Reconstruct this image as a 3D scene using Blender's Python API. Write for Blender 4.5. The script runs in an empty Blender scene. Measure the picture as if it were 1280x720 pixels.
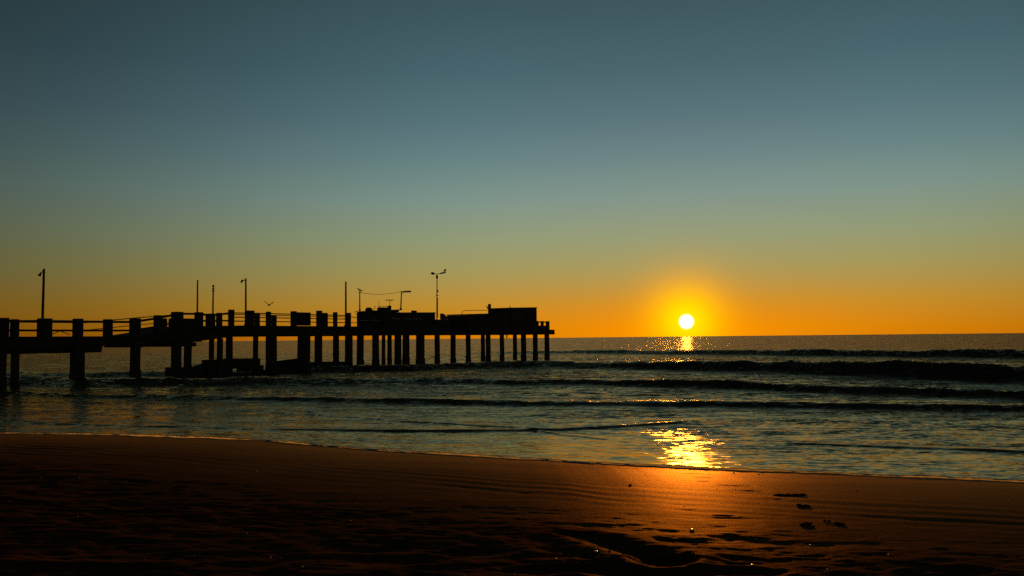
import bpy, bmesh, math, random
import numpy as np
from mathutils import Vector, Matrix

C = bpy.context.scene.collection
sc = bpy.context.scene
random.seed(7)
R = math.radians

# ------------------------------------------------------------------ camera
F = 1100.0                      # focal length in pixels of a 1280 px wide frame
CAM_H = 2.5
PITCH = math.atan(62.5 / F)
ROLL = math.atan(0.0102)
fw = Vector((0, math.cos(PITCH), math.sin(PITCH)))
r0 = Vector((1, 0, 0)); u0_ = Vector((0, -math.sin(PITCH), math.cos(PITCH)))
cam_up = u0_ * math.cos(ROLL) + r0 * math.sin(ROLL)
cam_rt = r0 * math.cos(ROLL) - u0_ * math.sin(ROLL)
EYE = Vector((0, 0, CAM_H))
cam = bpy.data.objects.new("camera", bpy.data.cameras.new("camera"))
C.objects.link(cam)
m = Matrix.Identity(4)
for i in range(3):
    m[i][0] = cam_rt[i]; m[i][1] = cam_up[i]; m[i][2] = -fw[i]; m[i][3] = EYE[i]
cam.matrix_world = m
cam.data.sensor_width = 36.0
cam.data.lens = 36.0 * F / 1280.0
cam.data.clip_start = 0.1
cam.data.clip_end = 40000
sc.camera = cam


def ray(u, v):
    return cam_rt * ((u - 640) / F) + cam_up * ((360 - v) / F) + fw


def at_y(u, v, Y):
    d = ray(u, v)
    return EYE + d * (Y / d.y)


# ------------------------------------------------------------------ sky, sun, exposure
sun_dir = ray(858, 402).normalized()
SUN_EL = math.asin(sun_dir.z)
SUN_AZ = math.atan2(sun_dir.x, sun_dir.y)
w = bpy.data.worlds.new("World"); sc.world = w; w.use_nodes = True
nt = w.node_tree; nt.nodes.clear(); L = nt.links


def nd(t, **k):
    n = nt.nodes.new(t)
    for a, b in k.items():
        setattr(n, a, b)
    return n


def mth(op, a, b=None, c=None, clamp=False):
    n = nd("ShaderNodeMath", operation=op); n.use_clamp = clamp
    for i, x in enumerate((a, b, c)):
        if x is None:
            continue
        if isinstance(x, (int, float)):
            n.inputs[i].default_value = x
        else:
            L.new(x, n.inputs[i])
    return n.outputs[0]


def mixc(fac, a, b, blend="MIX"):
    n = nd("ShaderNodeMix", data_type="RGBA", blend_type=blend)
    for i, x in ((0, fac), (6, a), (7, b)):
        if isinstance(x, (int, float)):
            n.inputs[i].default_value = x
        elif isinstance(x, tuple):
            n.inputs[i].default_value = (*x, 1)
        else:
            L.new(x, n.inputs[i])
    return n.outputs[2]


tc = nd("ShaderNodeTexCoord")
nv = nd("ShaderNodeVectorMath", operation="NORMALIZE"); L.new(tc.outputs["Generated"], nv.inputs[0])
sx = nd("ShaderNodeSeparateXYZ"); L.new(nv.outputs[0], sx.inputs[0])
elev = mth("MULTIPLY", mth("ARCSINE", sx.outputs[2]), 180 / math.pi)
RMAX = 46.0
stops = [(0.0, (.57, .17, .002)), (0.6, (.55, .195, .004)), (2.2, (.47, .255, .028)), (4.3, (.345, .302, .100)),
         (6.4, (.265, .315, .178)), (9.0, (.190, .288, .252)), (11.4, (.130, .226, .234)), (13.9, (.088, .170, .198)),
         (17.0, (.058, .125, .150)), (21.0, (.041, .089, .108)), (27.0, (.024, .047, .060)), (45.0, (.010, .018, .022))]
tpos = mth("DIVIDE", mth("ADD", elev, 1.0), RMAX, clamp=True)
rp = nd("ShaderNodeValToRGB")
el = rp.color_ramp.elements
while len(el) < len(stops):
    el.new(0.5)
for e_, (a, c) in zip(el, stops):
    e_.position = (a + 1) / RMAX; e_.color = (*c, 1)
L.new(tpos, rp.inputs[0])
az = mth("ARCTAN2", sx.outputs[0], sx.outputs[1])
daz = mth("MULTIPLY", mth("ABSOLUTE", mth("SUBTRACT", az, SUN_AZ)), 180 / math.pi)   # degrees from the sun's bearing
mr = nd("ShaderNodeMapRange", interpolation_type="SMOOTHSTEP")
L.new(daz, mr.inputs[0])
for i, x in enumerate((10.0, 50.0, 1.0, 0.31)):
    mr.inputs[i + 1].default_value = x
base = nd("ShaderNodeVectorMath", operation="SCALE"); L.new(rp.outputs[0], base.inputs[0]); L.new(mr.outputs[0], base.inputs["Scale"])
# warm belt along the horizon towards the sun
belt_az = mth("EXPONENT", mth("MULTIPLY", mth("POWER", mth("DIVIDE", daz, 11.5), 1.6), -1.0))
belt_el = mth("EXPONENT", mth("MULTIPLY", mth("POWER", mth("DIVIDE", mth("MAXIMUM", elev, 0.0), 2.1), 1.8), -1.0))
belt = mth("MULTIPLY", mth("MULTIPLY", belt_az, belt_el), 1.0)
col = mixc(belt, base.outputs[0], (0.92, 0.28, 0.0))
# aureole round the sun
dt = nd("ShaderNodeVectorMath", operation="DOT_PRODUCT"); L.new(nv.outputs[0], dt.inputs[0]); dt.inputs[1].default_value = sun_dir
ang = mth("MULTIPLY", mth("ARCCOSINE", mth("MINIMUM", dt.outputs["Value"], 1.0)), 180 / math.pi)
g1 = mth("EXPONENT", mth("MULTIPLY", mth("POWER", mth("DIVIDE", ang, 2.55), 2.0), -1.0))
col = mixc(g1, col, (1.10, 0.44, 0.0))
g2 = mth("EXPONENT", mth("MULTIPLY", mth("POWER", mth("DIVIDE", ang, 1.5), 1.7), -1.0))
col = mixc(g2, col, (1.3, 0.86, 0.0))
dm = nd("ShaderNodeMapRange", interpolation_type="SMOOTHSTEP"); L.new(ang, dm.inputs[0])
for i, x in enumerate((0.28, 0.54, 1.0, 0.0)):
    dm.inputs[i + 1].default_value = x
col = mixc(dm.outputs[0], col, (3.2, 2.7, 1.9))
nis = nd("ShaderNodeTexSky", sky_type="NISHITA")
nis.sun_disc = False; nis.sun_elevation = SUN_EL; nis.sun_rotation = SUN_AZ
nis.air_density = 1.0; nis.dust_density = 1.5; nis.ozone_density = 1.0
bg1 = nd("ShaderNodeBackground"); L.new(nis.outputs[0], bg1.inputs[0]); bg1.inputs[1].default_value = 0.004
bg2 = nd("ShaderNodeBackground"); L.new(col, bg2.inputs[0]); bg2.inputs[1].default_value = 1.0
ad = nd("ShaderNodeAddShader"); L.new(bg1.outputs[0], ad.inputs[0]); L.new(bg2.outputs[0], ad.inputs[1])
wo = nd("ShaderNodeOutputWorld"); L.new(ad.outputs[0], wo.inputs[0])

sun = bpy.data.objects.new("sun_lamp", bpy.data.lights.new("sun_lamp", "SUN")); C.objects.link(sun)
sun.data.energy = 3.0; sun.data.angle = R(0.6); sun.data.color = (1.0, 0.37, 0.04)
sun.rotation_euler = (-sun_dir).to_track_quat("-Z", "Y").to_euler()
sun.location = (40, 200, 30)

vs = sc.view_settings
vs.view_transform = "Standard"; vs.look = "None"; vs.exposure = 0.0; vs.gamma = 1.0; vs.use_curve_mapping = False
sc.render.engine = "CYCLES"
sc.cycles.use_denoising = False
sc.cycles.max_bounces = 6
sc.cycles.sample_clamp_direct = 30.0


# ------------------------------------------------------------------ materials
def material(name, base, rough=0.7, var=0.35, scale=6.0, bump=0.0, bump_scale=30.0, spec=0.4, metallic=0.0):
    mt = bpy.data.materials.new(name); mt.use_nodes = True
    t = mt.node_tree; b = t.nodes["Principled BSDF"]
    b.inputs["Roughness"].default_value = rough; b.inputs["Metallic"].default_value = metallic
    b.inputs["Specular IOR Level"].default_value = spec
    g = t.nodes.new("ShaderNodeNewGeometry")
    n = t.nodes.new("ShaderNodeTexNoise"); n.inputs["Scale"].default_value = scale; n.inputs["Detail"].default_value = 5
    t.links.new(g.outputs["Position"], n.inputs["Vector"])
    r = t.nodes.new("ShaderNodeValToRGB")
    r.color_ramp.elements[0].position = .3; r.color_ramp.elements[1].position = .7
    r.color_ramp.elements[0].color = (*[c * (1 - var) for c in base], 1)
    r.color_ramp.elements[1].color = (*[c * (1 + var) for c in base], 1)
    t.links.new(n.outputs["Fac"], r.inputs[0]); t.links.new(r.outputs[0], b.inputs["Base Color"])
    if bump:
        n2 = t.nodes.new("ShaderNodeTexNoise"); n2.inputs["Scale"].default_value = bump_scale; n2.inputs["Detail"].default_value = 4
        t.links.new(g.outputs["Position"], n2.inputs["Vector"])
        bp = t.nodes.new("ShaderNodeBump"); bp.inputs["Strength"].default_value = bump; bp.inputs["Distance"].default_value = .02
        t.links.new(n2.outputs["Fac"], bp.inputs["Height"]); t.links.new(bp.outputs[0], b.inputs["Normal"])
    return mt


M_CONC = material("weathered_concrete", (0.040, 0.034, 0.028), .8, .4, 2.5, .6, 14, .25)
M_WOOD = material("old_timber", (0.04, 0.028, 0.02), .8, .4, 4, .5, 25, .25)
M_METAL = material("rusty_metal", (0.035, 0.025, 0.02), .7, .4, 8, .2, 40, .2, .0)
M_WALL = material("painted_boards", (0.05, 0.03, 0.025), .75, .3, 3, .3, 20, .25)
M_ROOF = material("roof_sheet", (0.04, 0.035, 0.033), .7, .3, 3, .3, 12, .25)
M_PALE = material("pale_paint", (.45, .43, .38), .6, .2, 5, 0, 1, .3)
M_GLASSD = material("dark_pane", (.02, .02, .02), .6, .1, 5, 0, 1, .2)
M_LAMP = material("lamp_housing", (.10, .10, .10), .5, .2, 8, 0, 1, .4)
M_GULLW = material("gull_white", (.55, .55, .53), .8, .1, 20, 0, 1, .2)
M_GULLG = material("gull_grey", (.14, .14, .15), .8, .2, 20, 0, 1, .2)
M_BEAK = material("beak_yellow", (.5, .3, .05), .5, .1, 20, 0, 1, .3)
M_TARP = material("dark_tarpaulin", (.05, .05, .06), .6, .3, 6, .5, 12, .4)
M_SHELL = material("shell_white", (.75, .70, .60), .35, .1, 60, 0, 1, .5)
M_STONE = material("pebble_grey", (.09, .08, .07), .35, .3, 40, 0, 1, .5)
M_WEED = material("seaweed_dark", (.018, .013, .007), .9, .4, 60, 0, 1, .03)


# ------------------------------------------------------------------ object helpers
def wl(o):
    v = Vector((0, 0, 0))
    while o is not None:
        v += o.location; o = o.parent
    return v


def obj(name, bm, mat, parent=None, base=None, smooth=False):
    """bm is in world coordinates; it becomes ONE mesh object (origin at base, or at its parent's)."""
    me = bpy.data.meshes.new(name)
    off = wl(parent) if parent else Vector(base or (0, 0, 0))
    bmesh.ops.translate(bm, verts=bm.verts, vec=-off)
    bmesh.ops.recalc_face_normals(bm, faces=bm.faces)
    bm.to_mesh(me); bm.free()
    me.materials.append(mat)
    if smooth:
        for p in me.polygons:
            p.use_smooth = True
    o = bpy.data.objects.new(name, me); C.objects.link(o)
    if parent:
        o.parent = parent
    else:
        o.location = off
    return o


def tag(o, label, cat, group=None):
    o["label"] = label; o["category"] = cat
    if group:
        o["group"] = group
    return o


def thing(name, label, cat, loc, group=None):
    o = bpy.data.objects.new(name, None); C.objects.link(o)
    o.location = loc; o.empty_display_size = .3
    return tag(o, label, cat, group)


def hexa(bm, p):
    """eight corner points: 0-3 bottom ring, 4-7 top ring"""
    vs_ = [bm.verts.new(q) for q in p]
    for f in ((0, 1, 2, 3), (7, 6, 5, 4), (0, 4, 5, 1), (1, 5, 6, 2), (2, 6, 7, 3), (3, 7, 4, 0)):
        bm.faces.new([vs_[i] for i in f])


def tube(bm, pts, radii, n=8):
    rings = []
    pts = [Vector(p) for p in pts]
    if isinstance(radii, (int, float)):
        radii = [radii] * len(pts)
    for i, p in enumerate(pts):
        d = (pts[min(i + 1, len(pts) - 1)] - pts[max(i - 1, 0)]).normalized()
        a = d.cross(Vector((0, 0, 1)))
        if a.length < 1e-3:
            a = Vector((1, 0, 0))
        a.normalize(); b = d.cross(a).normalized()
        rings.append([bm.verts.new(p + (a * math.cos(t) + b * math.sin(t)) * radii[i]) for t in [2 * math.pi * k / n for k in range(n)]])
    for r1, r2 in zip(rings, rings[1:]):
        for k in range(n):
            bm.faces.new((r1[k], r1[(k + 1) % n], r2[(k + 1) % n], r2[k]))
    bm.faces.new(rings[0][::-1]); bm.faces.new(rings[-1])


def bevel(bm, off):
    bmesh.ops.bevel(bm, geom=list(bm.edges), offset=off, segments=1, affect="EDGES")


# ------------------------------------------------------------------ numpy noise
rng = np.random.RandomState(3)
LAT = rng.rand(256, 256)


def vnoise(x, y):
    x = np.asarray(x, float); y = np.asarray(y, float)
    xi = np.floor(x).astype(int); yi = np.floor(y).astype(int)
    fx = x - xi; fy = y - yi
    fx = fx * fx * fx * (fx * (fx * 6 - 15) + 10); fy = fy * fy * fy * (fy * (fy * 6 - 15) + 10)
    a = LAT[xi & 255, yi & 255]; b = LAT[(xi + 1) & 255, yi & 255]
    c = LAT[xi & 255, (yi + 1) & 255]; d = LAT[(xi + 1) & 255, (yi + 1) & 255]
    return ((a * (1 - fx) + b * fx) * (1 - fy) + (c * (1 - fx) + d * fx) * fy) * 2 - 1


def fbm(x, y, oct_=4, gain=.5):
    s = 0; a = 1.0
    for k in range(oct_):
        s = s + a * vnoise(x * 2 ** k + 17.3 * k, y * 2 ** k + 5.7 * k); a *= gain
    return s


def sstep(a, b, x):
    t = np.clip((x - a) / (b - a), 0, 1)
    return t * t * (3 - 2 * t)


def grid_object(name, X, Y, Z, mat):
    nr, nc = X.shape
    me = bpy.data.meshes.new(name)
    co = np.stack([X, Y, Z], -1).reshape(-1, 3).astype(np.float32)
    idx = np.arange(nr * nc).reshape(nr, nc)
    f = np.stack([idx[:-1, :-1], idx[:-1, 1:], idx[1:, 1:], idx[1:, :-1]], -1).reshape(-1, 4)
    me.vertices.add(len(co)); me.vertices.foreach_set("co", co.ravel())
    me.loops.add(f.size); me.loops.foreach_set("vertex_index", f.ravel().astype(np.int32))
    me.polygons.add(len(f)); me.polygons.foreach_set("loop_start", np.arange(0, f.size, 4, dtype=np.int32))
    me.polygons.foreach_set("loop_total", np.full(len(f), 4, dtype=np.int32))
    me.polygons.foreach_set("use_smooth", np.ones(len(f), dtype=bool))
    me.update(calc_edges=True); me.validate()
    me.materials.append(mat)
    o = bpy.data.objects.new(name, me); C.objects.link(o)
    return o


# ------------------------------------------------------------------ shore geometry
Z_SHORE = 0.35
SH_X = np.array([-300, -30, -12.3, -8.9, -5.6, -2.6, 0, 1.95, 3.85, 5.6, 7.46, 30, 300.])
SH_Y = np.array([140, 30.5, 21.1, 20.35, 19.1, 17.1, 15.75, 14.75, 14.05, 13.4, 12.8, 4, -110.])


def shore_y(x):
    x = np.asarray(x, float)
    return np.interp(x, SH_X, SH_Y) + .16 * vnoise(x * .55 + 3, x * 0 + .5) + .07 * vnoise(x * 1.9, x * 0 + 7.5) + .025 * vnoise(x * 6, x * 0 + 2.5)


def sand_smooth(x, y):
    d = y - shore_y(x)
    inl = np.clip(-d, 0, None)
    return np.where(d > 0, Z_SHORE - .075 * np.minimum(d, 25), Z_SHORE + .9 * (1 - np.exp(-inl * .075 / .9 * 1.15)) + .004 * inl)


def ground(u, v):
    """point of the beach seen at a given place"""
    d = ray(u, v); z = .6
    for _ in range(12):
        p = EYE + d * ((z - EYE.z) / d.z)
        z = float(sand_smooth(p.x, p.y))
    return Vector((p.x, p.y, z))


def seg_dist(X, Y, a, b):
    ax, ay, bx, by = a[0], a[1], b[0], b[1]
    dx, dy = bx - ax, by - ay
    t = np.clip(((X - ax) * dx + (Y - ay) * dy) / (dx * dx + dy * dy), 0, 1)
    return np.hypot(X - ax - t * dx, Y - ay - t * dy), t


def beach_z(X, Y):
    Z = sand_smooth(X, Y)
    d = Y - shore_y(X)
    # churned dry sand nearest the viewer
    churn = sstep(-6.0, -8.6, d) * sstep(60, 20, np.abs(X)) * sstep(-60, -20, Y)
    big = fbm(X * .9 + 4, Y * 1.5 + 9, 4)
    rid = 1 - np.abs(fbm(X * 1.1 + 31, Y * 2.2 + 5, 3))
    Z = Z + churn * (.013 * big + .010 * (rid - .6) + .006 * fbm(X * 4.5 + 3, Y * 7, 4, .6))
    Z = Z + sstep(-4, -7, d) * .003 * fbm(X * 3 + 2, Y * 6, 3)
    # swash ridges running along the beach
    band = sstep(-3.7, -4.5, d) * sstep(-6.6, -5.9, d) * (.35 + .65 * sstep(-.4, .5, vnoise(X * .5 + 8, d * 1.3)))
    Z = Z + band * .0065 * np.sin(d * 2 * math.pi / .5 + 2.2 * vnoise(X * .35, d * .6))
    Z = Z + sstep(-.2, -1.0, d) * .0012 * fbm(X * 1.1, d * 5, 3)
    return Z


def dent(Z, X, Y, u, v, a, b, rot, depth):
    p = ground(u, v)
    c, s = math.cos(rot), math.sin(rot)
    q = np.sqrt((((X - p.x) * c + (Y - p.y) * s) / a) ** 2 + ((-(X - p.x) * s + (Y - p.y) * c) / b) ** 2)
    depth = depth * .36
    return Z - depth * np.exp(-q ** 3) + depth * .3 * np.exp(-((q - 1.35) / .3) ** 2)


def sand_height(X, Y):
    Z = beach_z(X, Y)
    for (u, v, a, b, r, dp) in ((867, 592, .16, .09, .1, .022), (880, 597, .16, .08, -.2, .022), (912, 607, .15, .08, -.3, .025),
                                (932, 607.5, .12, .06, 0, .02), (936, 613.5, .22, .07, -.35, .025), (880, 602, .10, .08, .2, .02),
                                (810, 588, .09, .06, 0, .012), (840, 590, .12, .06, 0, .012), (970, 624, .12, .06, -.4, .018),
                                (905, 645, .10, .05, -.2, .02), (780, 634, .12, .05, -.1, .012), (700, 655, .18, .05, -.1, .015)):
        Z = dent(Z, X, Y, u, v, a, b, r, dp)
    # the scooped hollow and the furrow leading to it
    a, b = ground(738, 672), ground(828, 700)
    q, t = seg_dist(X, Y, a, b)
    Z = Z - (.025 + .035 * t) * np.exp(-(q / .15) ** 2) + .02 * np.exp(-((q - .30) / .12) ** 2)
    Z = dent(Z, X, Y, 829, 703, .20, .17, .3, .10)
    Z = dent(Z, X, Y, 700, 712, .35, .12, .1, .06)
    Z = dent(Z, X, Y, 770, 716, .30, .10, -.1, .05)
    Z = dent(Z, X, Y, 925, 714, .25, .12, 0, .07)
    Z = dent(Z, X, Y, 600, 690, .30, .14, .2, .06)
    Z = dent(Z, X, Y, 1180, 716, .30, .14, .2, .05)
    Z = dent(Z, X, Y, 480, 700, .45, .16, 0, .06)
    return Z


def axis(lo, hi, fine_lo, fine_hi, step, grow):
    a = list(np.arange(fine_lo, fine_hi, step)); s = step; x = fine_lo; left = []
    while x > lo:
        s *= grow; x -= s; left.append(x)
    s = step; x = a[-1]; right = []
    while x < hi:
        s *= grow; x += s; right.append(x)
    return np.array(left[::-1] + a + right)


# sand material: dark wet sand, glossier where the last wave has just drained
SAND_WET, SAND_DRY = .60, .03
ms = bpy.data.materials.new("beach_sand"); ms.use_nodes = True
t = ms.node_tree; b = t.nodes["Principled BSDF"]
g = t.nodes.new("ShaderNodeNewGeometry")
n1 = t.nodes.new("ShaderNodeTexNoise"); n1.inputs["Scale"].default_value = 1.3; n1.inputs["Detail"].default_value = 6
t.links.new(g.outputs["Position"], n1.inputs["Vector"])
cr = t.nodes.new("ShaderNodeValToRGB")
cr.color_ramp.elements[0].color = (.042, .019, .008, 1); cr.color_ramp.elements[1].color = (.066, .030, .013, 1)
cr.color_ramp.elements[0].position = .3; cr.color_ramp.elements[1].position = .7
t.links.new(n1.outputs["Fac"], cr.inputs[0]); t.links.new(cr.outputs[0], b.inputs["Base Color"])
sp = t.nodes.new("ShaderNodeSeparateXYZ"); t.links.new(g.outputs["Position"], sp.inputs[0])
b.inputs["Specular IOR Level"].default_value = 0; b.inputs["Roughness"].default_value = .9
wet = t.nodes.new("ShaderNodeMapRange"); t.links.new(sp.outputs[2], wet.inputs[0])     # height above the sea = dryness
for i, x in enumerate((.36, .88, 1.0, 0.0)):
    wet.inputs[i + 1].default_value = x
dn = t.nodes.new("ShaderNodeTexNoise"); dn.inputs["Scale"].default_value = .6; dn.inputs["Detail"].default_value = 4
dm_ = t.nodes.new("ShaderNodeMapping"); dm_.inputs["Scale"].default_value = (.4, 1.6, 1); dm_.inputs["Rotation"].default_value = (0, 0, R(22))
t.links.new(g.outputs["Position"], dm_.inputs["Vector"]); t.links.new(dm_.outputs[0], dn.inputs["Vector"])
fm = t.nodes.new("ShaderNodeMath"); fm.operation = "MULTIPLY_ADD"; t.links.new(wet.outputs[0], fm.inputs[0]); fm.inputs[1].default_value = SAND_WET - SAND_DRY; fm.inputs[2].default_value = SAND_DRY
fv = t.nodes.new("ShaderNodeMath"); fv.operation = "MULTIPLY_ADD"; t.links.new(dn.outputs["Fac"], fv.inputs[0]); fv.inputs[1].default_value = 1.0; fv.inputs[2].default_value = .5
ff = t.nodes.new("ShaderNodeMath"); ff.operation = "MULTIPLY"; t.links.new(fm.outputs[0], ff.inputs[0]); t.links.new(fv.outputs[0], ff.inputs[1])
n2 = t.nodes.new("ShaderNodeTexNoise"); n2.inputs["Scale"].default_value = 45; n2.inputs["Detail"].default_value = 7; n2.inputs["Roughness"].default_value = .7
t.links.new(g.outputs["Position"], n2.inputs["Vector"])
bp = t.nodes.new("ShaderNodeBump"); bp.inputs["Strength"].default_value = .5; bp.inputs["Distance"].default_value = .010
t.links.new(n2.outputs["Fac"], bp.inputs["Height"]); t.links.new(bp.outputs[0], b.inputs["Normal"])
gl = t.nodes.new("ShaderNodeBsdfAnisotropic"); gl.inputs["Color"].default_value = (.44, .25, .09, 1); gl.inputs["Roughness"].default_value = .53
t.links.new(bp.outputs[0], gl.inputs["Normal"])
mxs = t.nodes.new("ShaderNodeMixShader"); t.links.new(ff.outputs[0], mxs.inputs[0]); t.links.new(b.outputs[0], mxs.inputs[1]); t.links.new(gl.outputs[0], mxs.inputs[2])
t.links.new(mxs.outputs[0], t.nodes["Material Output"].inputs[0])

ax = axis(-400, 400, -8.5, 8.5, .025, 1.05)
ay = np.concatenate([axis(-300, 9, 3.8, 8.99, .02, 1.08)[:-3], np.arange(9.1, 19, .05), axis(19, 60, 19, 19.2, .05, 1.08)])
ay = np.unique(ay)
GX, GY = np.meshgrid(ax, ay)
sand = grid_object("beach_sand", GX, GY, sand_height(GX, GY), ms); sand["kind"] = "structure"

# ------------------------------------------------------------------ sea
WAVES = [  # crest line (X, Y, height), front width, back width
    # far swell
    ([(-60, 150, 0), (-10, 148, .05), (10, 139, .42), (30, 115, .62), (49, 90, .80), (70, 78, .85), (140, 60, .8)], 1.7, 5.0),
    # main breaker, rising to the right
    ([(-60, 80, .1), (-30, 63, .3), (-20, 67, .34), (-12, 70, .38), (-5, 74, .46), (3.4, 75, .48), (12.7, 66.3, .56), (18, 61, .66), (25, 45.8, .92), (40, 36, .95), (90, 20, .8)], 1.15, 3.4),
    # third line
    ([(-60, 62, .35), (-26, 52.3, .42), (-10, 50, .36), (2.1, 47.3, .24), (9.1, 42.6, .34), (12.1, 40.0, .34), (19.2, 33.9, .28), (40, 26, .25), (90, 5, .2)], .55, 1.7),
    # bore front
    ([(-60, 60, .05), (-20, 41, .12), (-5.7, 34.7, .17), (1.5, 32.7, .17), (6.2, 31.9, .16), (9.2, 30.6, .17), (16, 28.2, .2), (40, 20, .2), (90, 0, .2)], .40, 2.2),
    # thin lips of the spent waves crossing each other near the sand
    ([(-30, 31, .02), (-6.5, 22.6, .035), (-2.85, 22.5, .055), (1.25, 23.1, .06), (4.8, 25.3, .05), (6.2, 26.8, 0), (20, 40, 0)], .10, .55),
    ([(-20, 40, 0), (-3.4, 26.3, .03), (0, 23.9, .04), (1.2, 21.8, .02), (3, 19.5, 0), (8, 12, 0)], .10, .5),
    ([(-4, 24, 0), (5.0, 19.9, .0), (6.2, 19.4, .035), (10.2, 17.5, .05), (20, 13.5, .05), (60, -4, .05)], .09, .5),
]


def sea_height(X, Y):
    d = Y - shore_y(X)
    k = np.clip((13 - d) / 13, 0, 1.2)
    Z = Z_SHORE * k ** 2
    for i, (cl, wf, wb) in enumerate(WAVES):
        cx = np.array([c[0] for c in cl], float); cy = np.array([c[1] for c in cl], float); ca = np.array([c[2] for c in cl], float)
        sc_ = 1.0 if i < 4 else .12
        yc = np.interp(X, cx, cy) + sc_ * (.75 * vnoise(X * .21 + i * 9, X * 0 + i) + .24 * vnoise(X * .9 + i * 5, X * 0 + i + .5) + .07 * vnoise(X * 2.6 + i * 5, X * 0 + i + .5)) * (1 if i < 3 else .6)
        A = np.interp(X, cx, ca) * (1 + .26 * vnoise(X * .25 + i * 3.3, X * 0 + i + 3.5) + (.13 if i < 4 else .3) * vnoise(X * 1.7 + i, X * 0 + i + 8.5))
        q = Y - yc
        if i == 2:
            wf = .55 + .8 * sstep(1, -9, X)      # broader, lazier face where it runs in under the pier
        Z = Z + A * np.where(q < 0, np.exp(-(np.abs(q) / wf) ** 2.2), np.exp(-(np.abs(q) / wb) ** 1.5))
    # chop
    off = sstep(10, 24, d)
    Z = Z + off * (.030 * fbm(X * .55, Y * .9, 3) + .014 * fbm(X * 1.6 + 9, Y * 3.0, 3)) * sstep(260, 120, d)
    near = sstep(.2, 2.5, d)
    Z = Z + near * (1 - .6 * off) * (.0045 * fbm(X * 1.0 + 40, Y * 2.4, 3) + .0022 * fbm(X * 3.2 + 20, Y * 8, 2))
    # the edge thins out over the sand
    edge = sstep(-.05, .14, d)
    Z = np.where(d < .14, sand_smooth(X, Y) - .03 + edge * (.055 + Z_SHORE * k ** 2 - sand_smooth(X, Y)), Z + .025)
    return Z


SLOPE_NEAR, SLOPE_FAR, LEAN = .17, 1.35, .062     # LEAN: waves running in are steeper on the shore side
RIPPLES = ((.35, 1.0, 1.0, 2, .30), (.36, 1.0, 4.2, 2, .85), (.5, 1.0, 11.0, 3, .80))
mw_ = bpy.data.materials.new("sea_water"); mw_.use_nodes = True
t = mw_.node_tree; b = t.nodes["Principled BSDF"]
b.inputs["Base Color"].default_value = (.030, .027, .016, 1)
b.inputs["IOR"].default_value = 1.33
b.inputs["Roughness"].default_value = .07
g = t.nodes.new("ShaderNodeNewGeometry")
# ripples: each octave tilts the surface by a random slope; the open sea is rougher than the spent sheet by the sand
spx = t.nodes.new("ShaderNodeSeparateXYZ"); t.links.new(g.outputs["Position"], spx.inputs[0])
rough_far = t.nodes.new("ShaderNodeMapRange"); t.links.new(spx.outputs[1], rough_far.inputs[0])
for i, x in enumerate((14.0, 60.0, SLOPE_NEAR, SLOPE_FAR)):
    rough_far.inputs[i + 1].default_value = x
pn = t.nodes.new("ShaderNodeTexNoise"); pn.inputs["Scale"].default_value = .7; pn.inputs["Detail"].default_value = 4
pm = t.nodes.new("ShaderNodeMapping"); pm.inputs["Scale"].default_value = (.28, 1, 1); pm.inputs["Rotation"].default_value = (0, 0, R(12))
t.links.new(g.outputs["Position"], pm.inputs["Vector"]); t.links.new(pm.outputs[0], pn.inputs["Vector"])
pr = t.nodes.new("ShaderNodeMapRange"); t.links.new(pn.outputs["Fac"], pr.inputs[0])
for i, x in enumerate((.36, .62, .35, 1.5)):
    pr.inputs[i + 1].default_value = x
am = t.nodes.new("ShaderNodeMath"); am.operation = "MULTIPLY"; t.links.new(rough_far.outputs[0], am.inputs[0]); t.links.new(pr.outputs[0], am.inputs[1])
acc = None
for (sx_, sy_, scale, det, wgt) in RIPPLES:
    mp = t.nodes.new("ShaderNodeMapping"); mp.inputs["Scale"].default_value = (sx_, sy_, 1)
    mp.inputs["Rotation"].default_value = (0, 0, R(12))
    t.links.new(g.outputs["Position"], mp.inputs["Vector"])
    n = t.nodes.new("ShaderNodeTexNoise"); n.inputs["Scale"].default_value = scale; n.inputs["Detail"].default_value = det
    t.links.new(mp.outputs[0], n.inputs["Vector"])
    su = t.nodes.new("ShaderNodeVectorMath"); su.operation = "SUBTRACT"; t.links.new(n.outputs["Color"], su.inputs[0]); su.inputs[1].default_value = (.520, .5 + LEAN, .5)
    ml = t.nodes.new("ShaderNodeVectorMath"); ml.operation = "MULTIPLY"; t.links.new(su.outputs[0], ml.inputs[0]); ml.inputs[1].default_value = (wgt * 5.2, wgt, 0)
    if acc:
        ac = t.nodes.new("ShaderNodeVectorMath"); ac.operation = "ADD"; t.links.new(acc, ac.inputs[0]); t.links.new(ml.outputs[0], ac.inputs[1]); acc = ac.outputs[0]
    else:
        acc = ml.outputs[0]
scl = t.nodes.new("ShaderNodeVectorMath"); scl.operation = "SCALE"; t.links.new(acc, scl.inputs[0]); t.links.new(am.outputs[0], scl.inputs["Scale"])
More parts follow.
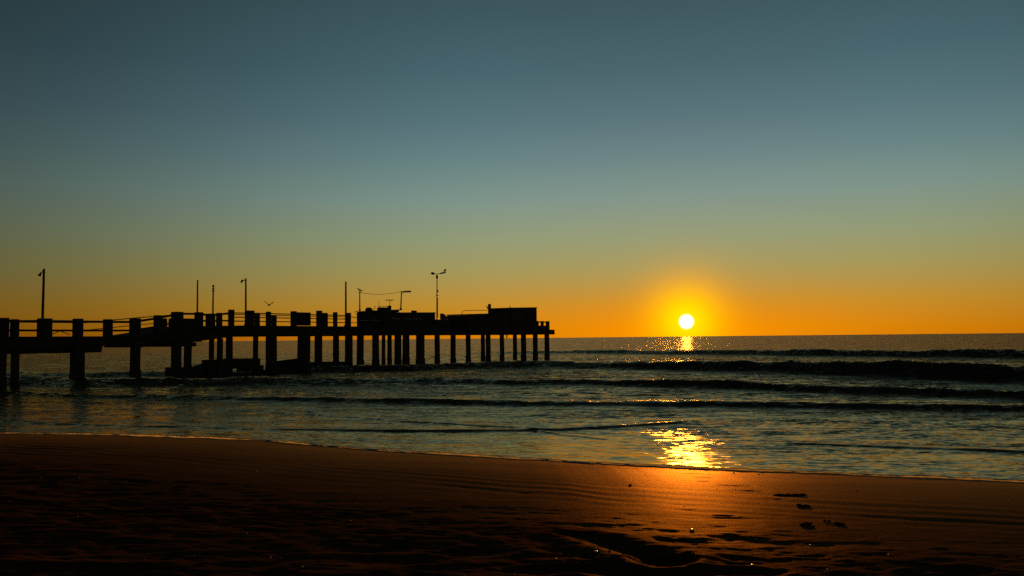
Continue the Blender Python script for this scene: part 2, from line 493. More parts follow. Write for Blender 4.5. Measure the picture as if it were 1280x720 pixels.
# scattered short wavelets with a steeper shoreward face
mp = t.nodes.new("ShaderNodeMapping"); mp.inputs["Scale"].default_value = (.42, 1.2, 1); mp.inputs["Rotation"].default_value = (0, 0, R(14))
t.links.new(g.outputs["Position"], mp.inputs["Vector"])
n = t.nodes.new("ShaderNodeTexNoise"); n.inputs["Scale"].default_value = 6.0; n.inputs["Detail"].default_value = 3; n.inputs["Distortion"].default_value = .4
t.links.new(mp.outputs[0], n.inputs["Vector"])
wv = t.nodes.new("ShaderNodeMapRange"); t.links.new(n.outputs["Fac"], wv.inputs[0])
for i, x in enumerate((.60, .72, 0.0, -.20)):
    wv.inputs[i + 1].default_value = x
cx = t.nodes.new("ShaderNodeCombineXYZ"); t.links.new(wv.outputs[0], cx.inputs[1])
wx = t.nodes.new("ShaderNodeMath"); wx.operation = "MULTIPLY"; wx.inputs[1].default_value = .3; t.links.new(wv.outputs[0], wx.inputs[0]); t.links.new(wx.outputs[0], cx.inputs[0])
s2 = t.nodes.new("ShaderNodeVectorMath"); s2.operation = "ADD"; t.links.new(scl.outputs[0], s2.inputs[0]); t.links.new(cx.outputs[0], s2.inputs[1])
scl = s2
an = t.nodes.new("ShaderNodeVectorMath"); an.operation = "ADD"; t.links.new(scl.outputs[0], an.inputs[0]); t.links.new(g.outputs["Normal"], an.inputs[1])
nn = t.nodes.new("ShaderNodeVectorMath"); nn.operation = "NORMALIZE"; t.links.new(an.outputs[0], nn.inputs[0])
t.links.new(nn.outputs[0], b.inputs["Normal"])
b.inputs["Specular IOR Level"].default_value = 0; b.inputs["Roughness"].default_value = .9
fr = t.nodes.new("ShaderNodeFresnel"); fr.inputs["IOR"].default_value = 1.33; t.links.new(nn.outputs[0], fr.inputs["Normal"])
gl = t.nodes.new("ShaderNodeBsdfAnisotropic"); gl.inputs["Color"].default_value = (1.0, .82, .52, 1); gl.inputs["Roughness"].default_value = .10
t.links.new(nn.outputs[0], gl.inputs["Normal"])
mxs = t.nodes.new("ShaderNodeMixShader"); t.links.new(fr.outputs[0], mxs.inputs[0]); t.links.new(b.outputs[0], mxs.inputs[1]); t.links.new(gl.outputs[0], mxs.inputs[2])
t.links.new(mxs.outputs[0], t.nodes["Material Output"].inputs[0])

q = np.linspace(-1, 1, 901)
xs = 150 * np.sinh(q * 3.6) / math.sinh(3.6)
rows = [-.3, -.2, -.1]; x = -.06
while x < 170:
    rows.append(x); x += .05 + .0065 * max(x, 0)
while x < 12000:
    rows.append(x); x *= 1.22
rows = np.array(rows)
RX, RD = np.meshgrid(xs, rows)
SX = RX * np.where(RD > 100, RD / 100, 1)
SY = np.where(RD > 100, RD + shore_y(RX) * np.clip(1 - (RD - 100) / 300, 0, 1), RD + shore_y(RX))
sea = grid_object("sea_water", SX, SY, sea_height(SX, SY), mw_); sea["kind"] = "structure"

# froth left along the swash line
mf = bpy.data.materials.new("swash_foam"); mf.use_nodes = True
t = mf.node_tree; b = t.nodes["Principled BSDF"]
b.inputs["Base Color"].default_value = (.62, .58, .52, 1); b.inputs["Roughness"].default_value = .6
b.inputs["Subsurface Weight"].default_value = .0
tr = t.nodes.new("ShaderNodeBsdfTranslucent"); tr.inputs[0].default_value = (.7, .62, .5, 1)
mx = t.nodes.new("ShaderNodeMixShader"); mx.inputs[0].default_value = .65
t.links.new(b.outputs[0], mx.inputs[1]); t.links.new(tr.outputs[0], mx.inputs[2])
t.links.new(mx.outputs[0], t.nodes["Material Output"].inputs[0])
bm = bmesh.new(); prev = None
for x in np.arange(-18, 13, .035):
    y = float(shore_y(x)) + .04 * float(vnoise(x * 4, 2.2)); z = float(sand_smooth(x, y))
    h = max(.004, .028 * (1 + .5 * float(vnoise(x * 1.1, 9.1))) + .012 * float(vnoise(x * 9, 4.4)) + .006 * random.uniform(-1, 1))
    ring = [bm.verts.new(p) for p in ((x, y - .02, z + .003), (x, y + .0, z + .003 + h * .7), (x, y + .035, z + .004 + h), (x, y + .07, z + .004 + h * .92))]
    if prev:
        for k in range(3):
            bm.faces.new((prev[k], ring[k], ring[k + 1], prev[k + 1]))
    prev = ring
foam = obj("swash_foam", bm, mf, smooth=True); foam["kind"] = "stuff"; foam["label"] = "thin line of froth left along the edge of the swash"; foam["category"] = "foam"

# ------------------------------------------------------------------ the pier, in its own frame
PA = Vector((-28.0, 48.0)); PE = Vector((32.5, 52.0)).normalized(); PN = Vector((-PE.y, PE.x))   # along, and to the far side


def s_of(u, v=415, wd=0.0):
    """distance along the pier of the point seen at (u, v) on the line wd metres behind its near face"""
    d = ray(u, v); d2 = Vector((d.x, d.y)); o = PA + PN * wd
    det = d2.x * -PE.y + d2.y * PE.x
    tt = (o.x * -PE.y + o.y * PE.x) / det
    return (d2 * tt - o).dot(PE)


def pp(s, wd, z):
    p = PA + PE * s + PN * wd
    return Vector((p.x, p.y, z))


def z_of(u, v, wd=0.0):
    s = s_of(u, v, wd); y = (PA + PE * s + PN * wd).y
    return at_y(u, v, y).z


def px(u, v, wd=0.0):
    return (PA + PE * s_of(u, v, wd) + PN * wd).y / F      # metres per photo pixel there


def pbox(bm, s0, s1, w0, w1, z0, z1):
    hexa(bm, [pp(s0, w0, z0), pp(s1, w0, z0), pp(s1, w1, z0), pp(s0, w1, z0),
              pp(s0, w0, z1), pp(s1, w0, z1), pp(s1, w1, z1), pp(s0, w1, z1)])


WID = 3.0
DK_U = [-200, 165, 195, 230, 300, 445, 690]
DK_T = [2.86, 2.86, 3.10, 3.50, 3.58, 3.58, 3.45]
DK_S = [s_of(u) for u in DK_U]
DB_U = [-200, 128, 129, 163, 164, 240, 290, 445, 692]
DB_B = [2.15, 2.15, 2.27, 2.27, 2.42, 2.42, 2.79, 2.80, 2.84]
DB_S = [s_of(u) for u in DB_U]


def deck_top(s):
    return float(np.interp(s, DK_S, DK_T))


def deck_bot(s):
    return float(np.interp(s, DB_S, DB_B))


S_END = s_of(692, 415)
S_HEAD = s_of(455, 410)
pier = thing("pier", "long dark concrete pier on square piles running out over the surf", "pier", pp(s_of(300), 1.5, 0))
# deck: one long slab with its ramp
bm = bmesh.new()
ss = sorted(set([s for s in DK_S + DB_S if s < S_HEAD] + [S_HEAD]))
ss = [max(s, -14) for s in ss if s > -14 or s == ss[0]]
ring = []
for s in ss:
    ring.append([bm.verts.new(pp(s, 0, deck_bot(s))), bm.verts.new(pp(s, WID, deck_bot(s))), bm.verts.new(pp(s, WID, deck_top(s))), bm.verts.new(pp(s, 0, deck_top(s)))])
for a, b_ in zip(ring, ring[1:]):
    for k in range(4):
        bm.faces.new((a[k], a[(k + 1) % 4], b_[(k + 1) % 4], b_[k]))
bm.faces.new(ring[0][::-1]); bm.faces.new(ring[-1])
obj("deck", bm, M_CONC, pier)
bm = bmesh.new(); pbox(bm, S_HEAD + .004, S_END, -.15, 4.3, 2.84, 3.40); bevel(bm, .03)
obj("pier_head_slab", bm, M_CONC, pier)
# abutment block at the top of the ramp
bm = bmesh.new()
sa, sb = s_of(216, 410), s_of(252, 410)
pbox(bm, sa, sb, -.06, .5, 2.46, z_of(232, 398)); bevel(bm, .05)
obj("landing_block", bm, M_CONC, pier)

# piles: (left, right, bottom row seen, distance behind the near face)
PILES = [(-46, -30, 0), (-12, 8, 0.1), (14, 25, 0.1), (88, 106, 0.1), (163, 176, .1), (214, 227, .1), (230, 240, 2.5), (261, 268, 2.5), (271, 279, .1), (282, 291, 2.5),
         (316, 323, 2.5), (332, 346, .1), (372, 388, .1), (393, 403, 2.5), (416, 424, 2.5), (431, 441, .1), (446, 455, 2.5),
         (465, 474, .1), (477, 482, 3.6), (484, 490, 2.5), (493, 502, .1), (503, 512, 3.0), (520, 531, .1), (543, 550, .1), (563, 570, .1),
         (582, 588.5, .1), (601, 606.5, 3.6), (607, 613.5, .1), (624.5, 630.5, .1), (641, 646.5, 3.6), (651, 658, .1), (666, 672.5, .1), (680.5, 687, .1)]
for (a, b_, wd) in PILES:
    uc = (a + b_) / 2; s = s_of(uc, 440, wd); wid = (b_ - a) * px(uc, 440, wd) / 1.30
    h = wid / 2; bm = bmesh.new()
    head = s > S_HEAD
    top = (2.84 if head else deck_bot(s)) - .002
    lean = random.uniform(-.04, .04)
    for (z0, z1, k) in ((-1.5, .75 + random.uniform(-.1, .1), 1.0 if not head else 1.04), (.6, top, .95)):
        hh = h * k
        hexa(bm, [pp(s - hh + lean, wd - hh, z0), pp(s + hh + lean, wd - hh, z0), pp(s + hh + lean, wd + hh, z0), pp(s - hh + lean, wd + hh, z0),
                  pp(s - hh, wd - hh, z1), pp(s + hh, wd - hh, z1), pp(s + hh, wd + hh, z1), pp(s - hh, wd + hh, z1)])
    bevel(bm, .03)
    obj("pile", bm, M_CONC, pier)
# cap beams under the shore end
for (a, b_, v0, v1) in ((-30, 47, 433, 439.5), (68, 128, 433, 438.5), (160, 180, 428, 433), (208, 246, 428, 431.5)):
    s0, s1 = s_of(a, 434, .25), s_of(b_, 434, .25)
    zt = deck_bot((s0 + s1) / 2) - .003
    bm = bmesh.new(); pbox(bm, s0, s1, .25, WID - .25, zt - .26, zt); bevel(bm, .03)
    obj("cap_beam", bm, M_CONC, pier)
# low bracing beams just above the water: (u, v top) - (u, v top), thickness px, wd, depth
for (ua, va, ub, vb, th, wd, dp) in ((212, 459, 256, 459, 20, .35, .5), (244, 459, 268, 451, 16, .9, .5), (259, 450, 284, 449, 24, .5, .6), (281, 448, 326, 448, 13, .9, .35),
                                     (281, 466, 330, 466, 13, .4, .4), (322, 463, 348, 464, 14, .6, .4), (344, 452, 374, 448, 5.5, 1.2, .3), (344, 459.5, 408, 458, 11, .5, .4),
                                     (372, 452.5, 408, 452.5, 12, 1.4, .4), (402, 452, 441, 452, 11, .6, .4), (404, 466, 441, 464, 9, .6, .4), (424, 457, 441, 457, 18, .5, .5), (255, 466, 410, 466, 16, .7, .5), (300, 456, 330, 456, 8, 1.6, .4), (346, 456, 374, 454, 7, 2.0, .4)):
    sa, sb = s_of(ua, va, wd), s_of(ub, vb, wd)
    za, zb = z_of(ua, va, wd), z_of(ub, vb, wd); ta, tb = th * px(ua, va, wd), th * px(ub, vb, wd)
    bm = bmesh.new()
    hexa(bm, [pp(sa, wd, za - ta), pp(sb, wd, zb - tb), pp(sb, wd + dp, zb - tb), pp(sa, wd + dp, za - ta),
              pp(sa, wd, za), pp(sb, wd, zb), pp(sb, wd + dp, zb), pp(sa, wd + dp, za)])
    bevel(bm, .03)
    obj("brace_beam", bm, M_CONC, pier)
# rail posts: left, right, top row, behind near face
POSTS = [(-40, -24, 398, .1), (-6, 11, 397.3, .1), (13, 24, 399, .1), (47, 65, 398, .1), (91, 104, 398.3, .1), (129, 141, 399, .1), (162, 176, 398, .1), (192, 202, 394, .1),
         (201, 209, 398, 2.8), (214, 229, 389.8, .1), (243, 254, 390.2, .1), (257, 269, 392, .1), (270, 278, 391, 2.8), (285, 293, 387, .1), (306, 318, 388.2, .1), (317, 325, 391, 2.8),
         (332, 339, 389.5, .1), (338, 346, 394, 2.8), (363, 371, 389, .1), (395, 403, 388.3, .1), (402, 410, 391.5, 2.8), (416, 422, 390.2, .1), (431, 439, 391, .1)]
post_s = []
for (a, b_, vt, wd) in POSTS:
    uc = (a + b_) / 2; s = s_of(uc, 400, wd); h = (b_ - a) * px(uc, 400, wd) / 1.36 / 2
    bm = bmesh.new(); zt = z_of(uc, vt, wd)
    pbox(bm, s - h, s + h, wd - h, wd + h, deck_top(s) - .25, zt); bevel(bm, .025)
    obj("rail_post", bm, M_CONC, pier)
    if wd < 1:
        post_s.append((s, h, zt))
# handrails on the near side, bay by bay
for (s0, h0, z0), (s1, h1, z1) in zip(post_s, post_s[1:]):
    a, b_ = s0 + h0 - .05, s1 - h1 + .05
    late = s0 > s_of(280)
    for k, (dz, th) in enumerate(((-.06, .10), (-.60, .085)) if not late else ((-.08, .055), (-.38, .05), (-.66, .05))):
        za, zb = deck_top(a) + 1.0 + dz, deck_top(b_) + 1.0 + dz
        if k == 0:
            za, zb = min(za, z0 - .05), min(zb, z1 - .05)
        bm = bmesh.new()
        hexa(bm, [pp(a, .06, za - th * 1.4), pp(b_, .06, zb - th * 1.4), pp(b_, .06 + th, zb - th * 1.4), pp(a, .06 + th, za - th * 1.4),
                  pp(a, .06, za), pp(b_, .06, zb), pp(b_, .06 + th, zb), pp(a, .06 + th, za)])
        obj("handrail", bm, M_WOOD, pier)
# handrails and posts on the far side
far = [-8 + 3.7 * k for k in range(40)]
far = [s for s in far if s < s_of(470, 400, 2.8)]
for s0, s1 in zip(far, far[1:]):
    for dz, th in ((1.0 - .1, .06), (.42, .05)):
        za, zb = deck_top(s0) + dz, deck_top(s1) + dz
        bm = bmesh.new()
        hexa(bm, [pp(s0, 2.85, za - th), pp(s1, 2.85, zb - th), pp(s1, 2.85 + th, zb - th), pp(s0, 2.85 + th, za - th),
                  pp(s0, 2.85, za), pp(s1, 2.85, zb), pp(s1, 2.85 + th, zb), pp(s0, 2.85 + th, za)])
        obj("handrail", bm, M_WOOD, pier)
# solid panel closing one bay
bm = bmesh.new(); pbox(bm, s_of(370.5, 398, .2), s_of(388.5, 398, .2), .2, .26, deck_top(s_of(380)) + .03, z_of(381, 390.5, .2))
obj("rail_panel", bm, M_WOOD, pier)
bm = bmesh.new(); pbox(bm, s_of(404, 398, .2), s_of(409.5, 398, .2), .2, .26, deck_top(s_of(405)) + .02, z_of(405, 391, .2))
obj("rail_panel", bm, M_WOOD, pier)
# end railing beyond the last building
sl, sr = s_of(671, 403, .2), s_of(686, 403, .2)
z0 = 3.402
for (a, b_) in ((670.5, 672.5), (676.6, 678.8), (683, 686)):
    bm = bmesh.new(); pbox(bm, s_of(a, 404, .2), s_of(b_, 404, .2), .1, .3, z0, z_of(685, 401.5, .2)); obj("rail_post", bm, M_WOOD, pier)
bm = bmesh.new(); pbox(bm, sl, sr + .05, .14, .26, z_of(680, 403.3, .2), z_of(680, 401.9, .2)); obj("handrail", bm, M_WOOD, pier)
bm = bmesh.new(); pbox(bm, sl, sr, .15, .25, z0, z_of(680, 407, .2)); obj("rail_panel", bm, M_WOOD, pier)
# a slack wire hanging in one bay, and a pipe end under the head
bm = bmesh.new(); tube(bm, [pp(s_of(66.5, 418), .3, z_of(66.5, 418.5)), pp(s_of(78.5), .3, z_of(78.5, 413.6)), pp(s_of(91.5), .3, z_of(91.5, 418.5))], .025, 5); obj("rail_wire", bm, M_METAL, pier)
bm = bmesh.new(); tube(bm, [pp(s_of(633.5, 418, 1), 1, 2.86), pp(s_of(633.5, 418, 1), 1, 2.5)], .07, 8); obj("drain_pipe", bm, M_METAL, pier)
# low kerb wall between the two buildings on the pier head
bm = bmesh.new(); pbox(bm, s_of(543, 402, .1), s_of(562, 402, .1), .1, .3, 3.403, z_of(552, 399.5, .1)); obj("parapet", bm, M_CONC, pier)
bm = bmesh.new(); pbox(bm, s_of(478, 404, .05), s_of(543, 404, .05), -.1, .1, 3.403, z_of(505, 404.5, .05)); obj("parapet", bm, M_CONC, pier)


# ------------------------------------------------------------------ buildings on the pier head
def hut(name, label, u0, u1, depth, wd, vl, vr, over, base_z=3.404):
    """a hut whose silhouette runs from u0 (far shoreward corner) to u1 (near seaward corner)"""
    s0, s1 = s_of(u0, 395, wd + depth), s_of(u1, 395, wd)
    zr = z_of(u1, vr, wd); zl = z_of(u0, vl, wd + depth)
    root = thing(name, label, "building", pp((s0 + s1) / 2, wd + depth / 2, base_z))
    bm = bmesh.new()
    hexa(bm, [pp(s0, wd, base_z), pp(s1, wd, base_z), pp(s1, wd + depth, base_z), pp(s0, wd + depth, base_z),
              pp(s0, wd, zl - .10), pp(s1, wd, zr - .10), pp(s1, wd + depth, zr - .10), pp(s0, wd + depth, zl - .10)])
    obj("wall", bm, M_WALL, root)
    bm = bmesh.new(); o_ = over
    hexa(bm, [pp(s0 - o_, wd - o_, zl - .098), pp(s1 + o_, wd - o_, zr - .098), pp(s1 + o_, wd + depth + o_, zr - .098), pp(s0 - o_, wd + depth + o_, zl - .098),
              pp(s0 - o_, wd - o_, zl), pp(s1 + o_, wd - o_, zr), pp(s1 + o_, wd + depth + o_, zr), pp(s0 - o_, wd + depth + o_, zl)])
    roof = obj("roof", bm, M_ROOF, root)
    return root, roof, s0, s1, zl, zr


# 1: long low building with a raised shoreward half
b1, roof1, a0, a1, zl, zr = hut("pier_building", "long low building with a cluttered roof and antennas, nearest the shore on the pier head",
                                446, 544, 3.0, .25, 391.6, 390.3, .04)
sm = s_of(499, 390, .25)
zt0, zt1 = z_of(446, 389.4, 3.2), z_of(499, 386.7, .25)
bm = bmesh.new()
hexa(bm, [pp(a0 + .01, .26, zl - .05), pp(sm, .26, zr - .1), pp(sm, 3.22, zr - .1), pp(a0 + .01, 3.22, zl - .05),
          pp(a0 + .01, .26, zt0 - .06), pp(sm, .26, zt1 - .06), pp(sm, 3.22, zt1 - .06), pp(a0 + .01, 3.22, zt0 - .06)])
obj("upper_wall", bm, M_WALL, b1)
bm = bmesh.new()
hexa(bm, [pp(a0 - .15, .1, zt0 - .058), pp(sm + .25, .1, zt1 - .058), pp(sm + .25, 3.4, zt1 - .058), pp(a0 - .15, 3.4, zt0 - .058),
          pp(a0 - .15, .1, zt0), pp(sm + .25, .1, zt1), pp(sm + .25, 3.4, zt1), pp(a0 - .15, 3.4, zt0)])
obj("roof", bm, M_ROOF, b1)
bm = bmesh.new(); pbox(bm, s_of(516, 390, .8), s_of(520, 390, .8), .7, 1.0, zr - .05, z_of(518, 388.2, .8)); obj("vent_box", bm, M_METAL, b1)
for (ua, ub) in ((488, 500), (505, 513), (516, 526)):          # pale sills of the serving hatches
    bm = bmesh.new(); pbox(bm, s_of(ua, 398, .2), s_of(ub, 398, .2), .13, .247, z_of(ua, 398.9, .2), z_of(ua, 398.1, .2)); hs = obj("hatch_sill", bm, M_PALE, b1)
    bm = bmesh.new(); pbox(bm, s_of(ua, 398, .2) + .06, s_of(ub, 398, .2) - .06, .235, .247, z_of(ua, 397.9, .2), z_of(ua, 393.0, .2)); obj("hatch_shutter", bm, M_GLASSD, b1)
for (wa, wb) in ((.7, 1.5), (1.9, 2.7)):
    bm = bmesh.new(); pbox(bm, a0 - .10, a0 - .003, wa, wb, 4.12, 4.18); obj("hatch_sill", bm, M_PALE, b1)
bm = bmesh.new(); pbox(bm, s_of(533, 400, .2), s_of(540, 400, .2), .225, .247, 3.41, 5.0 - .28); dr = obj("door", bm, M_WOOD, b1)
# roof clutter: things of their own
zr1 = float(zt0 + (zt1 - zt0) * .45)
c = pp(s_of(461, 386, 1.8), 1.8, zt0 + .03)


def lumpy(name, label, cat, base, rx, ry, rz, mat, seed, sub=2):
    bm = bmesh.new(); bmesh.ops.create_icosphere(bm, subdivisions=sub, radius=1)
    rr = random.Random(seed); o1 = rr.uniform(0, 50)
    for v in bm.verts:
        k = 1 + .28 * float(vnoise(v.co.x * 1.7 + o1, v.co.y * 1.7 + v.co.z * 2.1)) + .12 * float(vnoise(v.co.x * 4 + o1, v.co.z * 4 + v.co.y * 3))
        v.co = Vector((v.co.x * rx * k, v.co.y * ry * k, max(v.co.z, -.55) * rz * k + rz * .5))
    bmesh.ops.translate(bm, verts=bm.verts, vec=base)
    return tag(obj(name, bm, mat, None, base, True), label, cat)


net = lumpy("tarp_bundle", "rumpled heap of gear lying on the low building's roof beside the gull post", "bundle", c, .32, .32, .2, M_TARP, 1)
cr_ = thing("bent_pipe", "curved pipe sticking up from the roof beside the rumpled heap", "pipe", pp(s_of(466, 387, 1.4), 1.4, zt0 + .03))
bm = bmesh.new()
p0 = pp(s_of(465.5, 388, 1.4), 1.4, zt0 + .02)
tube(bm, [p0, p0 + Vector((.08, 0, .14)), p0 + Vector((.20, 0, .22)), p0 + Vector((.26, 0, .36)), p0 + Vector((.16, 0, .40))], .03, 6)
obj("pipe", bm, M_METAL, cr_)
zc = zt0 + .06
s_t0, s_t1 = s_of(475.5, 386, 1.2), s_of(484, 386, 1.2)
tank = thing("roof_tank", "squat water tank with an open frame on the low building's roof", "tank", pp((s_t0 + s_t1) / 2, 1.2, zc))
bm = bmesh.new(); pbox(bm, s_t0, s_t1, 1.0, 1.6, zc - .05, z_of(480, 384.3, 1.2)); bevel(bm, .04); obj("tank_body", bm, M_METAL, tank)
bm = bmesh.new(); zf = z_of(480, 382.7, 1.2)
for (p, q_) in ((pp(s_t0, 1.3, zc), pp(s_t0, 1.3, zf)), (pp(s_t1 + .1, 1.3, zc), pp(s_t1 + .1, 1.3, zf)), (pp(s_t0 - .05, 1.3, zf), pp(s_t1 + .2, 1.3, zf))):
    tube(bm, [p, q_], .022, 5)
obj("tank_frame", bm, M_METAL, tank)
whip = thing("whip_antenna", "thin plain whip antenna standing on the roof beside the tank", "antenna", pp(s_of(473.5, 387, 1.1), 1.1, zc))
bm = bmesh.new(); p0 = pp(s_of(473.5, 387, 1.1), 1.1, zc - .05); p1 = p0.copy(); p1.z = z_of(473.5, 374, 1.1); tube(bm, [p0, p1], [.022, .012], 5); obj("rod", bm, M_METAL, whip)
p0 = pp(s_of(487, 386, .9), .9, zc - .02)
chim = thing("roof_chimney", "short square chimney on the low roof that carries the branching antenna", "chimney", p0)
bm = bmesh.new(); pbox(bm, s_of(485.9, 386, .9), s_of(488.1, 386, .9), .8, 1.0, zc - .05, z_of(487, 382, .9)); obj("flue", bm, M_CONC, chim)
p0 = pp(s_of(487, 386, .9), .9, z_of(487, 382, .9))
tv = thing("branching_antenna", "television antenna with curved side arms on top of the roof chimney", "antenna", p0)
bm = bmesh.new(); p1 = p0.copy(); p1.z = z_of(487, 374.2, .9); tube(bm, [p0, p1], .02, 5); obj("mast", bm, M_METAL, tv)
bm = bmesh.new(); zz = z_of(487, 375.4, .9); sct = s_of(487, 386, .9)
tube(bm, [pp(sct - .42, .9, zz - .05), pp(sct - .3, .9, zz + .06), pp(sct, .9, zz), pp(sct + .3, .9, zz - .0), pp(sct + .42, .9, zz + .09)], .016, 5)
for k in (-.38, -.2, .2, .38):
    tube(bm, [pp(sct + k, .6, zz + .02), pp(sct + k, 1.2, zz + .02)], .012, 5)
    tube(bm, [pp(sct + k, .9, zz - .10), pp(sct + k, .9, zz + .09)], .012, 5)
obj("antenna_arms", bm, M_METAL, tv)

# 2: lower middle building
b2, roof2, c0, c1, zl2, zr2 = hut("pier_building", "plain flat-roofed middle building with a thin roof rail, beside the tall one", 559, 640, 2.6, .3, 393.2, 391.0, .05)
bm = bmesh.new()
wr = 1.6; za_, zb_ = z_of(578, 388.3, wr), z_of(607, 387.7, wr)
tube(bm, [pp(s_of(577.5, 390, wr), wr, zl2 - .05), pp(s_of(578, 390, wr), wr, za_ - .06), pp(s_of(579.5, 388, wr), wr, za_), pp(s_of(609, 388, wr), wr, zb_)], .03, 5)
obj("roof_rail", bm, M_METAL, b2)
for (ua, ub) in ((585, 593), (597, 605)):
    bm = bmesh.new(); pbox(bm, s_of(ua, 400, .25), s_of(ub, 400, .25), .275, .297, 4.0, 4.7); f_ = obj("window", bm, M_WALL, b2)
    bm = bmesh.new(); pbox(bm, s_of(ua, 400, .25) + .08, s_of(ub, 400, .25) - .08, .262, .273, 4.08, 4.62); obj("pane", bm, M_GLASSD, f_)
# 3: taller end building
b3, roof3, d0, d1, zl3, zr3 = hut("pier_building", "tallest box-like building at the seaward end of the pier", 610, 671, 3.0, .2, 385.4, 384.0, .03)
bm = bmesh.new(); pbox(bm, d1 - 2.2, d1 - 1.3, .175, .197, 3.41, 5.2); dd = obj("door", bm, M_WOOD, b3)
bm = bmesh.new(); tube(bm, [pp(d1 - 1.42, .14, 4.3), pp(d1 - 1.42, .14, 4.45)], .02, 6); obj("handle", bm, M_METAL, dd)
bm = bmesh.new(); pbox(bm, d1 - 1.0, d1 - .25, .175, .197, 4.3, 5.0); f_ = obj("window", bm, M_WALL, b3)
bm = bmesh.new(); pbox(bm, d1 - .93, d1 - .32, .162, .173, 4.37, 4.93); obj("pane", bm, M_GLASSD, f_)
bm = bmesh.new(); wq = 2.6; pbox(bm, s_of(610.9, 383, wq), s_of(612.8, 383, wq), wq - .1, wq + .1, zl3 - .03, z_of(612, 380, wq)); obj("chimney", bm, M_CONC, roof3)
bm = bmesh.new(); tube(bm, [pp(s_of(609.6, 385, 3.1), 3.1, zl3 - .1), pp(s_of(609.2, 385, 3.1), 3.1, z_of(609, 384, 3.1)), pp(s_of(608, 385, 3.1), 3.1, z_of(608, 382.8, 3.1))], .05, 6); obj("stove_pipe", bm, M_METAL, roof3)
bm = bmesh.new(); tube(bm, [pp(s_of(637.8, 383, 1.5), 1.5, zl3), pp(s_of(637.5, 383, 1.5), 1.5, z_of(637.5, 381.9, 1.5))], [.07, .03], 6); obj("vent_stub", bm, M_METAL, roof3)
# bundle standing in the gap
bp0 = pp(s_of(555, 399, .6), .6, 3.402); hz = z_of(555, 391.6, .6) - bp0.z
bd = thing("covered_gear", "upright covered gear with a slanting top in the gap between two buildings", "bundle", bp0)
bm = bmesh.new(); sA, sB = s_of(552.3, 395, .6), s_of(557.7, 395, .6)
hexa(bm, [pp(sA, .45, 3.404), pp(sB, .45, 3.404), pp(sB, .8, 3.404), pp(sA, .8, 3.404),
          pp(sA - .05, .45, 3.404 + hz), pp(sB, .45, 3.404 + hz * .78), pp(sB, .8, 3.404 + hz * .78), pp(sA - .05, .8, 3.404 + hz)])
bmesh.ops.subdivide_edges(bm, edges=list(bm.edges), cuts=3, use_grid_fill=True)
for v in bm.verts:
    v.co += Vector((.05 * float(vnoise(v.co.z * 4, v.co.y * 3)), 0, .05 * float(vnoise(v.co.x * 5, v.co.z * 2))))
obj("cover", bm, M_TARP, bd, smooth=True)

# ------------------------------------------------------------------ poles and lamps along the pier
def pole(name, label, ub, ut, vt, wd, r, group, extra=None, base_z=None):
    s = s_of(ub, 400, wd); bz = deck_top(s) if base_z is None else base_z
    b0 = pp(s, wd, bz); st = s_of(ut, vt, wd); t0 = pp(st, wd, z_of(ut, vt, wd))
    t0 = Vector((t0.x, t0.y, t0.z))
    root = thing(name, label, "pole" if "pole" in name else "street lamp", b0, group)
    bm = bmesh.new(); mid = b0.lerp(t0, .5)
    tube(bm, [b0, mid, t0], [r * 1.1, r, r * .85], 8); obj("pole", bm, M_METAL, root)
    bm = bmesh.new(); tube(bm, [b0, b0 + Vector((0, 0, .12))], r * 2, 8); obj("base_plate", bm, M_METAL, root)
    return root, b0, t0


LG = "lamp posts along the pier walkway"; BG = "bare poles along the pier walkway"
rt, b0, t0 = pole("lamp_post", "tall thin lamp post by itself at the shoreward end of the pier", 53, 55, 336, .5, .075, LG)
bm = bmesh.new(); e3 = Vector((PE.x, PE.y, 0))
hd = t0 - e3 * .05 + Vector((-.05, 0, -.28)); tube(bm, [t0 + Vector((0, 0, -.1)), hd + Vector((-.06, 0, .05))], .03, 6); obj("bracket", bm, M_METAL, rt)
bm = bmesh.new(); tube(bm, [hd + Vector((-.04, 0, .06)), hd + Vector((-.13, 0, -.06)), hd + Vector((-.16, 0, -.14))], [.04, .09, .10], 8); obj("lamp_head", bm, M_LAMP, rt)
pole("pole", "bare plain pole, leftmost of the close pair above the pier's landing", 246.5, 247, 350, .5, .055, BG)
rt, b0, t0 = pole("pole", "bare pole with rings near its top, shorter one of the close pair above the landing", 266, 266.6, 356, .5, .055, BG)
for k in (.12, .3, .45):
    bm = bmesh.new(); tube(bm, [t0 - Vector((0, 0, k)), t0 - Vector((0, 0, k - .06))], .085, 8); obj("ring", bm, M_METAL, rt)
rt, b0, t0 = pole("lamp_post", "lamp post with a short hooked arm, just left of the flying gull", 307.3, 307.3, 348, .5, .065, LG)
bm = bmesh.new(); pA = t0 - Vector((0, 0, .12)); pB = pA + Vector((-.22, 0, -.02)); tube(bm, [pA, pB], .035, 6); obj("bracket", bm, M_METAL, rt)
bm = bmesh.new(); tube(bm, [pB + Vector((.04, 0, .02)), pB + Vector((-.06, 0, -.03)), pB + Vector((-.10, 0, -.18))], [.05, .08, .06], 8); obj("lamp_head", bm, M_LAMP, rt)
pole("pole", "bare plain pole standing by itself just before the low cluttered building", 432.3, 432.3, 352, .5, .075, BG)

